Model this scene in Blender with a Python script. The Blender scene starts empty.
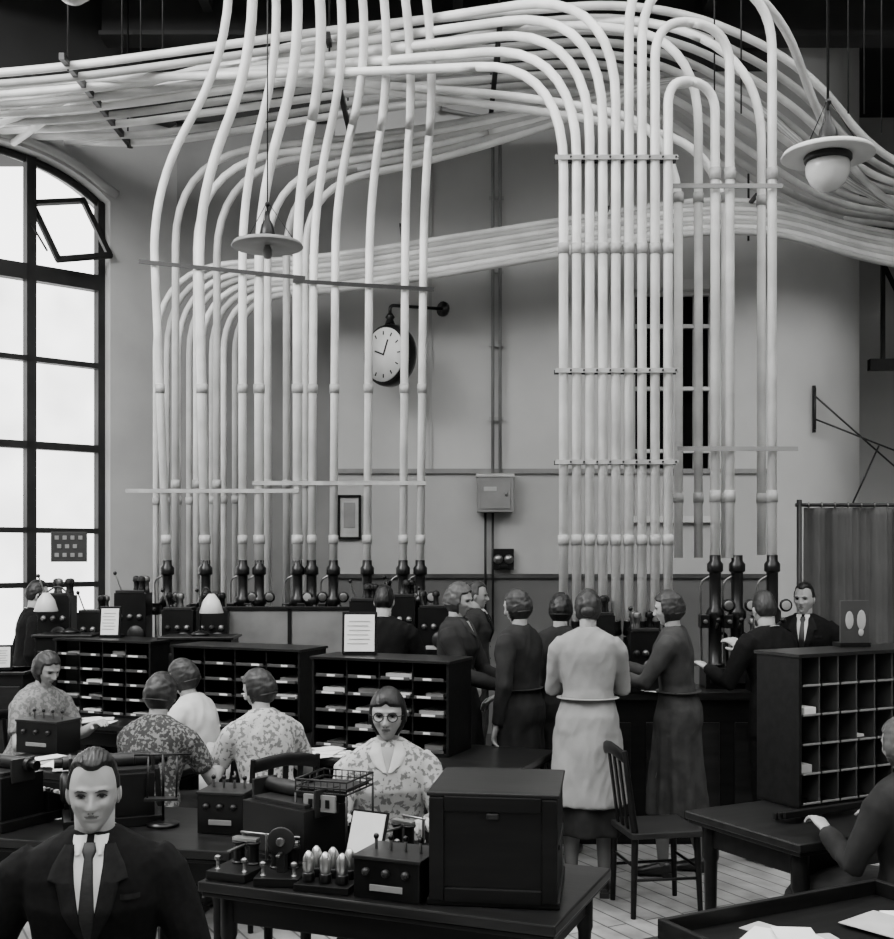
import bpy, math, random
from mathutils import Vector, Matrix, noise
from mathutils.bvhtree import BVHTree
random.seed(7)
D=bpy.data; SC=bpy.context.scene
def V(*a): return Vector(a)
# ---------------------------------------------------------------- materials
def mat(name,g,rough=.6,var=.12,scale=6,metal=0,stretch=None,bump=0,spec=.4,g2=None,thr=None):
    m=D.materials.new(name); m.use_nodes=True; nt=m.node_tree; b=nt.nodes['Principled BSDF']
    tc=nt.nodes.new('ShaderNodeTexCoord'); mp=nt.nodes.new('ShaderNodeMapping')
    nt.links.new(tc.outputs['Object'],mp.inputs[0])
    if stretch: mp.inputs['Scale'].default_value=stretch
    n=nt.nodes.new('ShaderNodeTexNoise'); n.inputs['Scale'].default_value=scale; n.inputs['Detail'].default_value=5
    nt.links.new(mp.outputs[0],n.inputs[0])
    r=nt.nodes.new('ShaderNodeValToRGB'); nt.links.new(n.outputs[0],r.inputs[0])
    lo=g*(1-var); hi=g*(1+var)
    if g2 is not None: lo,hi=g,g2
    e=r.color_ramp.elements
    e[0].position=.35 if thr is None else thr-.03; e[1].position=.65 if thr is None else thr+.03
    e[0].color=(lo,lo,lo*.985,1); e[1].color=(hi,hi,hi*.985,1)
    nt.links.new(r.outputs[0],b.inputs['Base Color'])
    b.inputs['Roughness'].default_value=rough; b.inputs['Metallic'].default_value=metal
    b.inputs['Specular IOR Level'].default_value=spec
    if bump:
        bp=nt.nodes.new('ShaderNodeBump'); bp.inputs['Strength'].default_value=bump; bp.inputs['Distance'].default_value=.01
        nt.links.new(n.outputs[0],bp.inputs['Height']); nt.links.new(bp.outputs[0],b.inputs['Normal'])
    return m
M={}
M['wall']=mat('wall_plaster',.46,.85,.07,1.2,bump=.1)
M['walldark']=mat('wall_upper_dark',.035,.85,.15,1.0)  # near-black facing over the upper walls
M['dado']=mat('wall_dado_paint',.37,.7,.07,1.5)
M['wains']=mat('wall_wainscot_paint',.10,.6,.1,1.5)
M['grey']=mat('grey_enamel',.20,.5,.1,5)
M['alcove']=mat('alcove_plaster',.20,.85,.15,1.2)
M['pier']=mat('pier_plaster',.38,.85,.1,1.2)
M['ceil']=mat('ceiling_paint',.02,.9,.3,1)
M['beam']=mat('beam_steel',.035,.7,.2,2)
M['trim']=mat('trim_wood',.045,.5,.2,5)
M['frame']=mat('window_frame',.015,.5,.2,5,spec=.2)
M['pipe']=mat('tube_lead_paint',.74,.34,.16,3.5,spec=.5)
M['pipe2']=mat('tube_lead_grey',.46,.42,.15,3.5,spec=.4)  # darker grey for alternate tubes, window bars and the switch box lid
M['collar']=mat('tube_collar',.34,.4,.2,9)
M['black']=mat('japanned_iron',.004,.3,.3,10,spec=.32)
M['iron']=mat('cast_iron',.012,.42,.3,12,spec=.32)
M['brass']=mat('brass_fitting',.22,.3,.25,14,metal=.9)
M['steel']=mat('nickel_fitting',.45,.28,.2,14,metal=.9)
M['wood']=mat('dark_oak',.0045,.42,.4,3,stretch=(1,9,9),bump=.08,spec=.2)
M['wood2']=mat('desk_top_wood',.009,.30,.45,2.5,stretch=(1,8,8),bump=.05,spec=.3)
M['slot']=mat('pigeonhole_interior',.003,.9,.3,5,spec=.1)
M['paper']=mat('paper',.72,.8,.05,8)
M['paper2']=mat('paper_grey',.38,.8,.12,8)
M['skin']=mat('skin',.31,.5,.06,9,spec=.3)
M['lip']=mat('lip',.12,.5,.06,9)
M['hand']=mat('hand_skin',.33,.55,.06,9)
M['hairD']=mat('hair_dark',.008,.42,.6,30,stretch=(1,1,.25),bump=.5,spec=.3)
M['hairB']=mat('hair_brown',.020,.45,.5,30,stretch=(1,1,.25),bump=.5,spec=.3)
M['hairL']=mat('hair_fair',.055,.45,.4,30,stretch=(1,1,.25),bump=.5,spec=.3)
M['suit']=mat('suit_wool',.006,.9,.2,60,bump=.1,spec=.1)
M['lapel']=mat('suit_lapel',.010,.85,.2,60,spec=.12)
M['tie']=mat('tie_silk',.012,.5,.3,40,stretch=(1,1,4))
M['shirt']=mat('white_shirt',.58,.7,.05,9)
M['dress']=mat('dress_grey',.034,.9,.25,12,bump=.15,spec=.15)
M['dressD']=mat('dress_dark',.018,.9,.25,12,bump=.15,spec=.15)
M['overall']=mat('overall_light',.25,.9,.2,4,bump=.12,spec=.15)
M['blouse']=mat('blouse_white',.50,.8,.1,9,spec=.2)
M['floral']=mat('blouse_floral',.15,.85,.1,46,g2=.42,thr=.46,spec=.2)
M['floral2']=mat('blouse_print',.04,.85,.1,60,g2=.17,thr=.53,spec=.2)
M['plain']=mat('dress_plain_light',.13,.85,.1,50,g2=.22,thr=.50,spec=.2)
M['stock']=mat('stocking',.12,.6,.1,9)
M['shoe']=mat('shoe_leather',.010,.3,.3,9,spec=.5)
M['eye']=mat('eye_white',.28,.3,.02,9)
M['iris']=mat('eye_iris',.006,.15,.2,9)
M['curtain']=mat('curtain_cloth',.085,.95,.12,3,bump=.1,spec=.1)
M['enamel']=mat('white_enamel',.58,.35,.04,4)
M['opal']=mat('opal_glass',.58,.2,.03,4)
M['panel']=mat('grey_panel',.15,.35,.3,2)
M['sign']=mat('sign_board',.02,.5,.2,8)
M['leather']=mat('seat_leather',.015,.4,.3,8)
def floormat():
    m=D.materials.new('floor_boards'); m.use_nodes=True; nt=m.node_tree; b=nt.nodes['Principled BSDF']
    tc=nt.nodes.new('ShaderNodeTexCoord'); mp=nt.nodes.new('ShaderNodeMapping'); mp.inputs['Rotation'].default_value=(0,0,math.radians(62))
    br=nt.nodes.new('ShaderNodeTexBrick'); br.inputs['Scale'].default_value=1.0
    br.inputs['Brick Width'].default_value=1.6; br.inputs['Row Height'].default_value=.12; br.inputs['Mortar Size'].default_value=.006
    br.inputs['Color1'].default_value=(.34,.34,.335,1); br.inputs['Color2'].default_value=(.26,.26,.255,1); br.inputs['Mortar'].default_value=(.07,.07,.07,1)
    n=nt.nodes.new('ShaderNodeTexNoise'); n.inputs['Scale'].default_value=5; n.inputs['Detail'].default_value=8
    mx=nt.nodes.new('ShaderNodeMixRGB'); mx.blend_type='MULTIPLY'; mx.inputs[0].default_value=.7
    nt.links.new(tc.outputs['Object'],mp.inputs[0]); nt.links.new(mp.outputs[0],br.inputs[0]); nt.links.new(mp.outputs[0],n.inputs[0])
    r=nt.nodes.new('ShaderNodeValToRGB'); nt.links.new(n.outputs[0],r.inputs[0]); r.color_ramp.elements[0].color=(.35,.35,.35,1); r.color_ramp.elements[0].position=.35; r.color_ramp.elements[1].position=.65
    nt.links.new(br.outputs[0],mx.inputs[1]); nt.links.new(r.outputs[0],mx.inputs[2]); nt.links.new(mx.outputs[0],b.inputs['Base Color'])
    b.inputs['Roughness'].default_value=.6
    return m
M['floor']=floormat()
def glassmat():
    m=D.materials.new('window_glass'); m.use_nodes=True; nt=m.node_tree; nt.nodes.clear()
    o=nt.nodes.new('ShaderNodeOutputMaterial'); t=nt.nodes.new('ShaderNodeBsdfTransparent'); g=nt.nodes.new('ShaderNodeBsdfGlossy'); g.inputs['Roughness'].default_value=.05
    n=nt.nodes.new('ShaderNodeTexNoise'); n.inputs['Scale'].default_value=1.5; r=nt.nodes.new('ShaderNodeValToRGB')
    tc=nt.nodes.new('ShaderNodeTexCoord'); nt.links.new(tc.outputs['Object'],n.inputs[0]); nt.links.new(n.outputs[0],r.inputs[0])
    r.color_ramp.elements[0].position=.35; r.color_ramp.elements[0].color=(.7,.7,.7,1); r.color_ramp.elements[1].position=.62; r.color_ramp.elements[1].color=(.97,.97,.97,1)
    nt.links.new(r.outputs[0],t.inputs[0])
    mx=nt.nodes.new('ShaderNodeMixShader'); mx.inputs[0].default_value=.05
    nt.links.new(t.outputs[0],mx.inputs[1]); nt.links.new(g.outputs[0],mx.inputs[2]); nt.links.new(mx.outputs[0],o.inputs[0])
    return m
M['glass']=glassmat()
# ---------------------------------------------------------------- mesh builder
def frames(path,side=None):
    T=[]
    for i in range(len(path)):
        a=path[max(i-1,0)]; b=path[min(i+1,len(path)-1)]; t=(b-a)
        T.append(t.normalized() if t.length>1e-9 else V(0,0,1))
    s=Vector(side) if side else (V(1,0,0) if abs(T[0].x)<.9 else V(0,1,0))
    out=[]
    for t in T:
        s=(s-t*s.dot(t))
        if s.length<1e-6: s=t.orthogonal()
        s.normalize(); out.append((s.copy(),t.cross(s)))
    return out
class MB:
    def __init__(s): s.v=[];s.f=[];s.m=[];s.s=[];s.mats=[]
    def mi(s,m):
        if m not in s.mats: s.mats.append(m)
        return s.mats.index(m)
    def add(s,vs,fs,m,smooth=False,X=None):
        o=len(s.v); k=s.mi(m)
        for p in vs:
            p=Vector(p); s.v.append(X@p if X else p)
        for f in fs: s.f.append([i+o for i in f]); s.m.append(k); s.s.append(smooth)
    def box(s,c,d,m,rz=0,R=None):
        X=Matrix.Translation(Vector(c))@(R.to_4x4() if R else Matrix.Rotation(rz,4,'Z'))
        a,b,e=d[0]/2,d[1]/2,d[2]/2
        vs=[(-a,-b,-e),(a,-b,-e),(a,b,-e),(-a,b,-e),(-a,-b,e),(a,-b,e),(a,b,e),(-a,b,e)]
        s.add(vs,[(0,3,2,1),(4,5,6,7),(0,1,5,4),(1,2,6,5),(2,3,7,6),(3,0,4,7)],m,False,X)
    def tube(s,path,r,m,n=10,side=None,caps=True,smooth=True,power=2.0):
        path=[Vector(p) for p in path]; F=frames(path,side)
        if not isinstance(r,(list,tuple)): r=[r]*len(path)
        vs=[];fs=[]
        for p,(a,b),q in zip(path,F,r):
            rx,ry=(q if isinstance(q,(list,tuple)) else (q,q))
            for k in range(n):
                t=2*math.pi*k/n; c,d=math.cos(t),math.sin(t)
                if power!=2: c=math.copysign(abs(c)**(2/power),c); d=math.copysign(abs(d)**(2/power),d)
                vs.append(p+a*rx*c+b*ry*d)
        L=len(path)
        for i in range(L-1):
            for k in range(n):
                k2=(k+1)%n; fs.append((i*n+k,i*n+k2,(i+1)*n+k2,(i+1)*n+k))
        s.add(vs,fs,m,smooth)
        if caps:
            o=len(s.v)-len(vs); km=s.mi(m)
            s.f.append([o+k for k in range(n)][::-1]); s.m.append(km); s.s.append(False)
            s.f.append([o+(L-1)*n+k for k in range(n)]); s.m.append(km); s.s.append(False)
    def cyl(s,a,b,r,m,r2=None,n=12): s.tube([a,b],[r,r if r2 is None else r2],m,n)
    def lathe(s,o,prof,m,n=16,X=None):
        vs=[];fs=[]
        for r,z in prof:
            for k in range(n):
                t=2*math.pi*k/n; vs.append(V(r*math.cos(t),r*math.sin(t),z))
        for i in range(len(prof)-1):
            for k in range(n):
                k2=(k+1)%n; fs.append((i*n+k,i*n+k2,(i+1)*n+k2,(i+1)*n+k))
        fs.append(tuple(range(n))[::-1]); fs.append(tuple((len(prof)-1)*n+k for k in range(n)))
        Y=Matrix.Translation(Vector(o))
        if X: Y=Y@X.to_4x4()
        s.add(vs,fs,m,True,Y)
    def sph(s,c,r,m,n=12):
        if not isinstance(r,(list,tuple)): r=(r,r,r)
        pr=n//2; vs=[V(0,0,-1)];fs=[]
        for i in range(1,pr):
            a=math.pi*i/pr
            for k in range(n):
                t=2*math.pi*k/n; vs.append(V(math.sin(a)*math.cos(t),math.sin(a)*math.sin(t),-math.cos(a)))
        vs.append(V(0,0,1)); e=len(vs)-1
        for k in range(n):
            k2=(k+1)%n; fs.append((0,1+k2,1+k)); fs.append((e,1+(pr-2)*n+k,1+(pr-2)*n+k2))
            for i in range(pr-2): fs.append((1+i*n+k,1+i*n+k2,1+(i+1)*n+k2,1+(i+1)*n+k))
        c=Vector(c); s.add([V(p.x*r[0],p.y*r[1],p.z*r[2])+c for p in vs],fs,m,True)
    def mesh(s,name='m'):
        me=D.meshes.new(name); me.from_pydata([tuple(p) for p in s.v],[],s.f)
        for m in s.mats: me.materials.append(m if not isinstance(m,str) else M[m])
        me.polygons.foreach_set('material_index',s.m); me.polygons.foreach_set('use_smooth',s.s); me.update()
        return me
    def build(s,name,loc=(0,0,0),rz=0,bevel=0,scale=1):
        o=D.objects.new(name,s.mesh(name)); SC.collection.objects.link(o)
        o.location=loc; o.rotation_euler=(0,0,rz); o.scale=(scale,)*3
        if bevel:
            b=o.modifiers.new('bevel','BEVEL'); b.width=bevel; b.segments=2; b.limit_method='ANGLE'; b.angle_limit=math.radians(50)
        return o
def fillet(pts,r,n=9):
    pts=[Vector(p) for p in pts]
    if not isinstance(r,(list,tuple)): r=[r]*len(pts)
    out=[pts[0]]
    for i in range(1,len(pts)-1):
        p=pts[i]; a=pts[i-1]-p; b=pts[i+1]-p
        t=min(r[i],a.length*.5,b.length*.5); A=p+a.normalized()*t; B=p+b.normalized()*t
        for k in range(n+1):
            u=k/n; out.append(A*(1-u)**2+p*2*u*(1-u)+B*u*u)
    out.append(pts[-1]); return out
# ---------------------------------------------------------------- camera
cam=D.cameras.new('camera'); co=D.objects.new('camera',cam); SC.collection.objects.link(co)
co.location=(0,0,1.9); co.rotation_euler=(math.pi/2,0,0); cam.lens=36*1150/939; cam.sensor_width=36; cam.shift_y=85.5/939
cam.clip_end=200; SC.camera=co
# ---------------------------------------------------------------- room shell
ZC=7.3
b=MB(); b.box((-.5,6,-.05),(19,20,.1),'floor'); b.build('floor')
def wallseg(name,p,q,z0,z1,m,th=.25):
    p=V(*p,0);q=V(*q,0);d=q-p;L=d.length;a=math.atan2(d.y,d.x)
    w=MB(); w.box((L/2,th/2,(z0+z1)/2),(L,th,z1-z0),m); return w.build(name,(p.x,p.y,0),a)
A=V(-9.5,5.52,0);B=V(-2.7,11.5,0); dA=(B-A); LA=dA.length; dA.normalize(); angA=math.atan2(dA.y,dA.x)
def xw(y): return -9.5+(y-5.52)*6.8/5.98
def archz(u,u0,u1,zs,rise):
    t=(u-u0)/(u1-u0)*2-1; return zs+rise*math.sqrt(max(0,1-t*t*.62))
W0=LA-(Vector((-3.2,11.0,0))-B).length
wins=[(W0-2.15,W0),(W0-5.2,W0-3.05),(W0-8.25,W0-6.1)]
wb=MB(); zs,rise,zsill=4.75,.88,.95; TH=.35
cuts=sorted(wins)
pu=0
for (u0,u1) in cuts:
    u0=max(u0,0.02)
    wb.box(((pu+u0)/2,TH/2,ZC/2),(u0-pu,TH,ZC),'pier')
    wb.box(((u0+u1)/2,TH/2,zsill/2),(u1-u0,TH,zsill),'dado')
    N=18
    for i in range(N):
        a=u0+(u1-u0)*i/N; c=u0+(u1-u0)*(i+1)/N
        za=archz(a,u0,u1,zs,rise); zc=archz(c,u0,u1,zs,rise)
        wb.add([(a,0,za),(c,0,zc),(c,0,ZC),(a,0,ZC),(a,TH,za),(c,TH,zc),(c,TH,ZC),(a,TH,ZC)],[(0,1,2,3),(0,4,5,1),(4,7,6,5)],'pier')
    pu=u1
wb.box(((pu+LA)/2,TH/2,ZC/2),(LA-pu,TH,ZC),'pier')
wb.build('wall_left',A,angA)
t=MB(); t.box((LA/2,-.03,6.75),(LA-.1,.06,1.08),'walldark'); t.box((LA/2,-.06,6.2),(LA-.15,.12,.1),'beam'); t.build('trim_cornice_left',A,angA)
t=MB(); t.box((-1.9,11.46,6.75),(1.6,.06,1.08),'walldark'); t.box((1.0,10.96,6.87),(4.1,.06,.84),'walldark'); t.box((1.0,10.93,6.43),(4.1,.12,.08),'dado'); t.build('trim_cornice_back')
for (u0,u1) in cuts:
    t=MB(); t.tube([(u0+(u1-u0)*i/24+ (.06 if i==24 else -.06 if i==0 else 0),-.02,archz(u0+(u1-u0)*i/24,u0,u1,zs,rise)+.07) for i in range(25)],.045,'pier',8)
    t.box(((u0+u1)/2,-.04,zsill),(u1-u0+.2,.14,.06),'pier'); t.build('trim_window_arch',A,angA)
for wi,(u0,u1) in enumerate(wins):
    w=MB(); fr=.07; y=.16
    cols=[u0+fr/2,u0+(u1-u0)/3,u0+(u1-u0)*2/3,u1-fr/2]
    for k,c in enumerate(cols):
        z1=archz(c,u0,u1,zs,rise)-.01
        w.box((c,y,(zsill+z1)/2),(fr if k in(0,3) else .09,.1,z1-zsill),'frame')
    for z,t in ((zsill+.04,.1),(1.62,.05),(2.13,.05),(2.92,.07),(3.72,.05),(4.52,.15)):
        w.box(((u0+u1)/2,y,z),(u1-u0,.1,t),'frame')
    w.tube([(u0+(u1-u0)*i/20,y,archz(u0+(u1-u0)*i/20,u0,u1,zs,rise)-.03) for i in range(21)],.04,'frame',8)
    cx=(cols[2]+cols[3])/2+.03
    R=Matrix.Rotation(math.radians(-14),3,'Y')@Matrix.Rotation(math.radians(-26),3,'X'); o=V(cx,y-.06,4.98)
    for dx,dz,sx,sz in ((-.26,0,.05,.66),(.26,0,.05,.66),(0,.32,.56,.05),(0,-.32,.56,.05)):
        p=R@V(dx,0,dz)+o; w.box(p,(sx,.04,sz),'frame',R=R)
    w.cyl((cols[2],y,5.0),(cols[2],y-.4,4.65),.01,'frame')
    w.add([(u0,y,zsill),(u1,y,zsill),(u1,y,4.52),(u0,y,4.52)],[(0,1,2,3)],'glass')
    w.build('window_%d'%(wi+1),A,angA)
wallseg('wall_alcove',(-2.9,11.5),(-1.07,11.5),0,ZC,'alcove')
b=MB()
b.box((-.945,11.51,ZC/2),(.25,.52,ZC),'wall')
b.box(((-1.07+1.77)/2,11.125,ZC/2),(2.84,.25,ZC),'wall')
b.box((2.165,11.125,1.14),(.79,.25,2.28),'wall'); b.box((2.165,11.125,(4.43+ZC)/2),(.79,.25,ZC-4.43),'wall')
b.box((2.83,11.125,ZC/2),(.54,.25,ZC),'wall')
n=24; vs=[];fs=[]
for i in range(n+1):
    t=-math.pi/2+math.pi/2*i/n
    x,y=3.1+1.2*math.cos(t),12.2+1.2*math.sin(t); vs+=[(x,y,0),(x,y,ZC)]
for i in range(n): fs.append((2*i,2*i+2,2*i+3,2*i+1))
b.add(vs,fs,'wall',True)
b.box((4.175,13.2,ZC/2),(.25,2.0,ZC),'wall')
b.build('wall_back')
wallseg('wall_back_recess',(4.0,14.2),(9,14.2),0,ZC,'wall')
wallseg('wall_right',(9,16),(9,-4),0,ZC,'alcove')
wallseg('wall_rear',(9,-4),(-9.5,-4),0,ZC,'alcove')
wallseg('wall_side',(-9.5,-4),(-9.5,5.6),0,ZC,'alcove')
t=MB(); t.box((1.0,10.975,2.70),(4.1,.05,.045),'grey'); t.build('trim_1')
t=MB(); t.box((1.0,10.99,2.19),(4.1,.02,.98),'dado'); t.build('trim_2')
t=MB(); t.box((1.0,10.985,.85),(4.1,.03,1.7),'wains'); t.box((1.0,10.97,1.7),(4.1,.06,.04),'trim'); t.box((1.0,10.96,.1),(4.1,.03,.2),'trim'); t.build('baseboard_back')
t=MB(); t.box((-.16,10.985,4.55),(.03,.03,3.66),'dado'); t.build('trim_3')
w=MB()
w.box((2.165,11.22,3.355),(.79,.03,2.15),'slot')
for x in (1.79,1.99,2.19,2.39,2.54): w.box((x,11.08,3.355),(.035,.07,2.15),'pipe2')
for z in (2.31,2.9,3.5,4.1,4.41): w.box((2.165,11.08,z),(.79,.06,.035),'pipe2')
w.box((2.165,10.97,2.24),(.95,.1,.06),'pipe2')
for x in (1.74,2.59): w.box((x,10.98,3.35),(.07,.05,2.3),'pipe2')
w.box((2.165,10.98,4.48),(.95,.06,.09),'pipe2')
w.build('window_4')
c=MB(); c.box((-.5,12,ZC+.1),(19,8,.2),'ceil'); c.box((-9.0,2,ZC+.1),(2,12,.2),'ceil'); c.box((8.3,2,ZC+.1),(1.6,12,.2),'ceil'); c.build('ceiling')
for i,(p,q,z) in enumerate((((-6.0,8.35),(8.9,8.35),7.0),((-4.6,9.6),(8.9,9.6),7.0),((-3.2,10.7),(8.9,10.7),6.95))):
    d=MB(); d.box(((p[0]+q[0])/2,p[1],z),(q[0]-p[0],.09,.5),'beam'); d.box(((p[0]+q[0])/2,p[1],z-.25),(q[0]-p[0],.28,.04),'beam'); d.build('ceiling_beam')
for i in range(4):
    d=MB(); x=-2.2+i*2.3; d.box((x,9.5,7.08),(.09,2.2,.35),'beam'); d.build('ceiling_joist')
s=MB()
for i in range(13): s.box((-8+i*1.3,2,ZC),(.07,12,.16),'beam')
for j in range(7): s.box((-.2,-3.9+j*2,ZC),(15.8,.1,.2),'beam')
s.build('skylight_frame')
g=MB(); g.box((5.7,12.6,5.6),(2.4,.25,.5),'beam')
for i in range(6):
    g.box((4.7+i*.35,12.4,4.7),(.04,.04,1.6),'iron')
    g.box((4.7+i*.35+.17,12.4,4.7),(.04,.04,1.5),'iron',R=Matrix.Rotation(.45*(1 if i%2 else -1),3,'Y'))
g.box((5.7,12.4,3.95),(2.3,.1,.12),'iron')
g.build('steel_gantry')
# ---------------------------------------------------------------- pneumatic tubes
def tube(mb,pts,r=.03,bend=.45,m='pipe',coll=(),n=9):
    mb.tube(fillet(pts,bend),r,m,n)
    for z in coll:
        p,q=Vector(pts[0]),Vector(pts[1]); t=(z-p.z)/(q.z-p.z)
        if 0<t<1: c=p.lerp(q,t); mb.cyl(c-V(0,0,.035),c+V(0,0,.035),r*1.2,'collar',n=10)
R=MB(); ry=7.7
for i in range(9):
    x=.78+.0875*i
    if i<5:
        zt=5.2+.12*i; ye=9.5+.22*i
        tube(R,[(x,ry,1.43),(x,ry,zt),(-.35-.1*i,8.5+.1*i,zt+.28),(-3.2,9.3+.12*i,5.75),(xw(ye)+.06,ye,5.62)],.032,[0,.75,1.,1.,0],coll=(2.0,3.95))
    else:
        j=8-i; X=[1.83,1.93,2.22,2.22][j]; zt=[5.1,5.5,5.8,5.9][j]
        if i==5:
            tube(R,[(x,ry,1.43),(x,ry,5.95),(2.35,8.3,6.0),(3.1,9.4,5.3),(4.0,10.4,5.05),(6,12.0,5.1)],.032,[0,.55,.8,.6,.6,0],coll=(2.0,3.95))
        else:
            tube(R,[(x,ry,1.43),(x,ry,zt),(X,ry+.15,zt),(X,ry+.15,1.88)],.032,[0,.6,.6,0],coll=(2.0,3.95))
            for z in (2.3,4.5): R.cyl((X,ry+.15,z-.04),(X,ry+.15,z+.04),.04,'collar',n=10)
for q,(X,zt) in enumerate(((1.62,4.9),(1.76,5.5),(1.95,4.75))):
    ye=10.0+.2*q
    tube(R,[(X,ry+.35,1.88),(X,ry+.35,zt),(X-.9,8.8,zt+.5),(-1.5,9.6,5.9),(xw(ye)+.06,ye,5.8)],.031,[0,.6,.8,.8,0],coll=(2.3,4.4))
tube(R,[(2.22,ry+.42,1.9),(2.22,ry+.42,5.35),(1.5,8.6,5.95),(.2,9.2,6.0),(-2,9.6,5.9)],.031,[0,.6,.7,.8,0],coll=(2.3,4.4))
for z in (3.13,2.52,4.55):
    R.box((1.13,ry-.04,z),(.82,.012,.03),'collar'); R.box((1.13,ry+.04,z),(.82,.012,.03),'iron')
    for i in range(9): R.cyl((.78+.0875*i+.044,ry-.055,z),(.78+.0875*i+.044,ry+.055,z),.008,'iron',n=6)
R.box((1.97,ry+.09,2.62),(.82,.012,.03),'grey',rz=.02); R.box((1.9,ry+.09,4.4),(.75,.012,.03),'grey')
for i in range(9):
    x=.78+.0875*i; R.lathe((x,ry,1.36),[(.036,0),(.042,.02),(.038,.05),(.036,.09),(.04,.1)],'black',10)
R.build('pneumatic_tube_bundle')
L=MB(); lx=[-2.19,-1.89,-1.60,-1.47,-1.17,-1.06,-.89,-.625,-.344,-.21]
for k,x in enumerate(lx):
    t=k/9; x2=-1.52+1.43*t; x3=-1.66+1.34*t
    yb=9.0; off=(-.12,-.06,.0,-.0,.0,.02,.02,.02,.02,.03)[k]
    rr=.038 if k in(3,4,1) else .032
    tube(L,[(x,yb,1.83),(x+off,yb,4.75-.06*(k%2)),(x2,8.5,5.80-.3*t),(x3,7.9,7.2)],rr,[0,.55,.8,0],coll=(2.02,3.2))
L.box((-1.83,8.96,2.40),(1.35,.012,.03),'collar'); L.box((-.84,8.96,2.46),(1.35,.012,.03),'collar')
L.box((-1.75,8.95,4.12),(1.3,.012,.03),'iron',R=Matrix.Rotation(.1,3,'Y')); L.box((-.65,8.95,4.0),(1.1,.012,.03),'iron',R=Matrix.Rotation(.06,3,'Y'))
L.build('pneumatic_tube_bundle')
Q=MB()
for j in range(8):
    x=-2.72+.115*j; z=4.80-.050*j; y=10.75-.05*j
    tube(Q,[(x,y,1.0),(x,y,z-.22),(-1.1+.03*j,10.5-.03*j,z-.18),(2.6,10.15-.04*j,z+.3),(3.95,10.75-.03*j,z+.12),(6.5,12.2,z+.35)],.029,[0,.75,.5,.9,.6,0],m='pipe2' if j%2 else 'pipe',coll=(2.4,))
for x in (-.4,1.4,2.7): Q.box((x,10.25,4.72+.085*(x+1)),(.03,.5,.03),'iron'); Q.cyl((x,10.3,4.4+.085*(x+1)),(x,10.3,5.0+.085*(x+1)),.01,'iron',n=6)
Q.build('pneumatic_tube_run')
S2=MB()
for k,x in enumerate((-2.3,-2.12,-1.95,-1.52,-1.36,-1.2)):
    z=5.28-.05*k
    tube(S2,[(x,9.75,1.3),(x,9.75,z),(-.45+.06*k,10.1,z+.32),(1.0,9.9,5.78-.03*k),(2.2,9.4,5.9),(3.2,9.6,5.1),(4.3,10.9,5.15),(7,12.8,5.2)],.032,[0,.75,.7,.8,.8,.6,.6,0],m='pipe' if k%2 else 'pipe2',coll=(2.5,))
S2.build('pneumatic_tube_run')
T=MB()
for k in range(9):
    y=8.7+.2*k; ye=y+.4
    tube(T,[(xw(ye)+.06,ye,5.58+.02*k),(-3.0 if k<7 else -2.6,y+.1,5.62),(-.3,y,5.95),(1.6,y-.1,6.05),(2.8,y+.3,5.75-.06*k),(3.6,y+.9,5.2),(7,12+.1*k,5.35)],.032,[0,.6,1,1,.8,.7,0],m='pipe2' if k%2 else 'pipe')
for x in (-2.9,-.9,.4):
    T.box((x,9.6,5.55+ (x+4.2)*.08),(.04,1.9,.05),'iron')
    for y in (8.8,10.45): T.cyl((x,y,5.6),(x,y,7.25),.008,'iron',n=6)
T.build('pneumatic_tube_rack')
H=MB()
for x,y in ((-2.6,9.2),(-2.45,9.2),(-2.3,9.3),(2.0,8.6),(2.2,8.6),(3.0,8.6),(3.12,8.6),(3.25,8.6),(3.4,9),(3.55,9)):
    H.cyl((x,y,5.75 if x<1 else 5.2),(x,y,7.25),.006,'iron',n=6)
H.build('suspension_rods')
def pendant(x,y,z,dm='enamel'):
    p=MB()
    p.lathe((0,0,0),[(.03,.09),(.07,.07),(.24,.025),(.255,.0),(.25,-.005),(.12,.005),(.06,.01)],dm,32)
    if dm=='enamel':
        p.lathe((0,0,-.2),[(.004,0),(.05,.012),(.095,.05),(.118,.1),(.122,.14),(.11,.18),(.09,.2)],'opal',24)
        p.lathe((0,0,-.035),[(.123,0),(.13,.01),(.13,.03),(.12,.045)],'iron',24)
    else:
        p.lathe((0,0,-.09),[(.004,0),(.025,.006),(.036,.03),(.034,.06),(.02,.095)],'panel',18)
    p.lathe((0,0,.05),[(.055,0),(.06,.03),(.045,.1),(.02,.14),(.014,.2)],'black',16)
    p.sph((0,0,.3),.02,'black',10)
    p.cyl((0,0,.15),(0,0,7.25-z),.008 if dm=='enamel' else .005,'black',n=8)
    for a in range(3):
        t=a*2.09; p.cyl((.2*math.cos(t),.2*math.sin(t),.03),(0,0,.32),.003,'black',n=5)
    p.build('pendant_lamp',(x,y,z))
pendant(2.12,6.4,4.12); pendant(-1.28,8.2,4.10,'grey'); pendant(-2.05,6.3,5.12)
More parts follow.
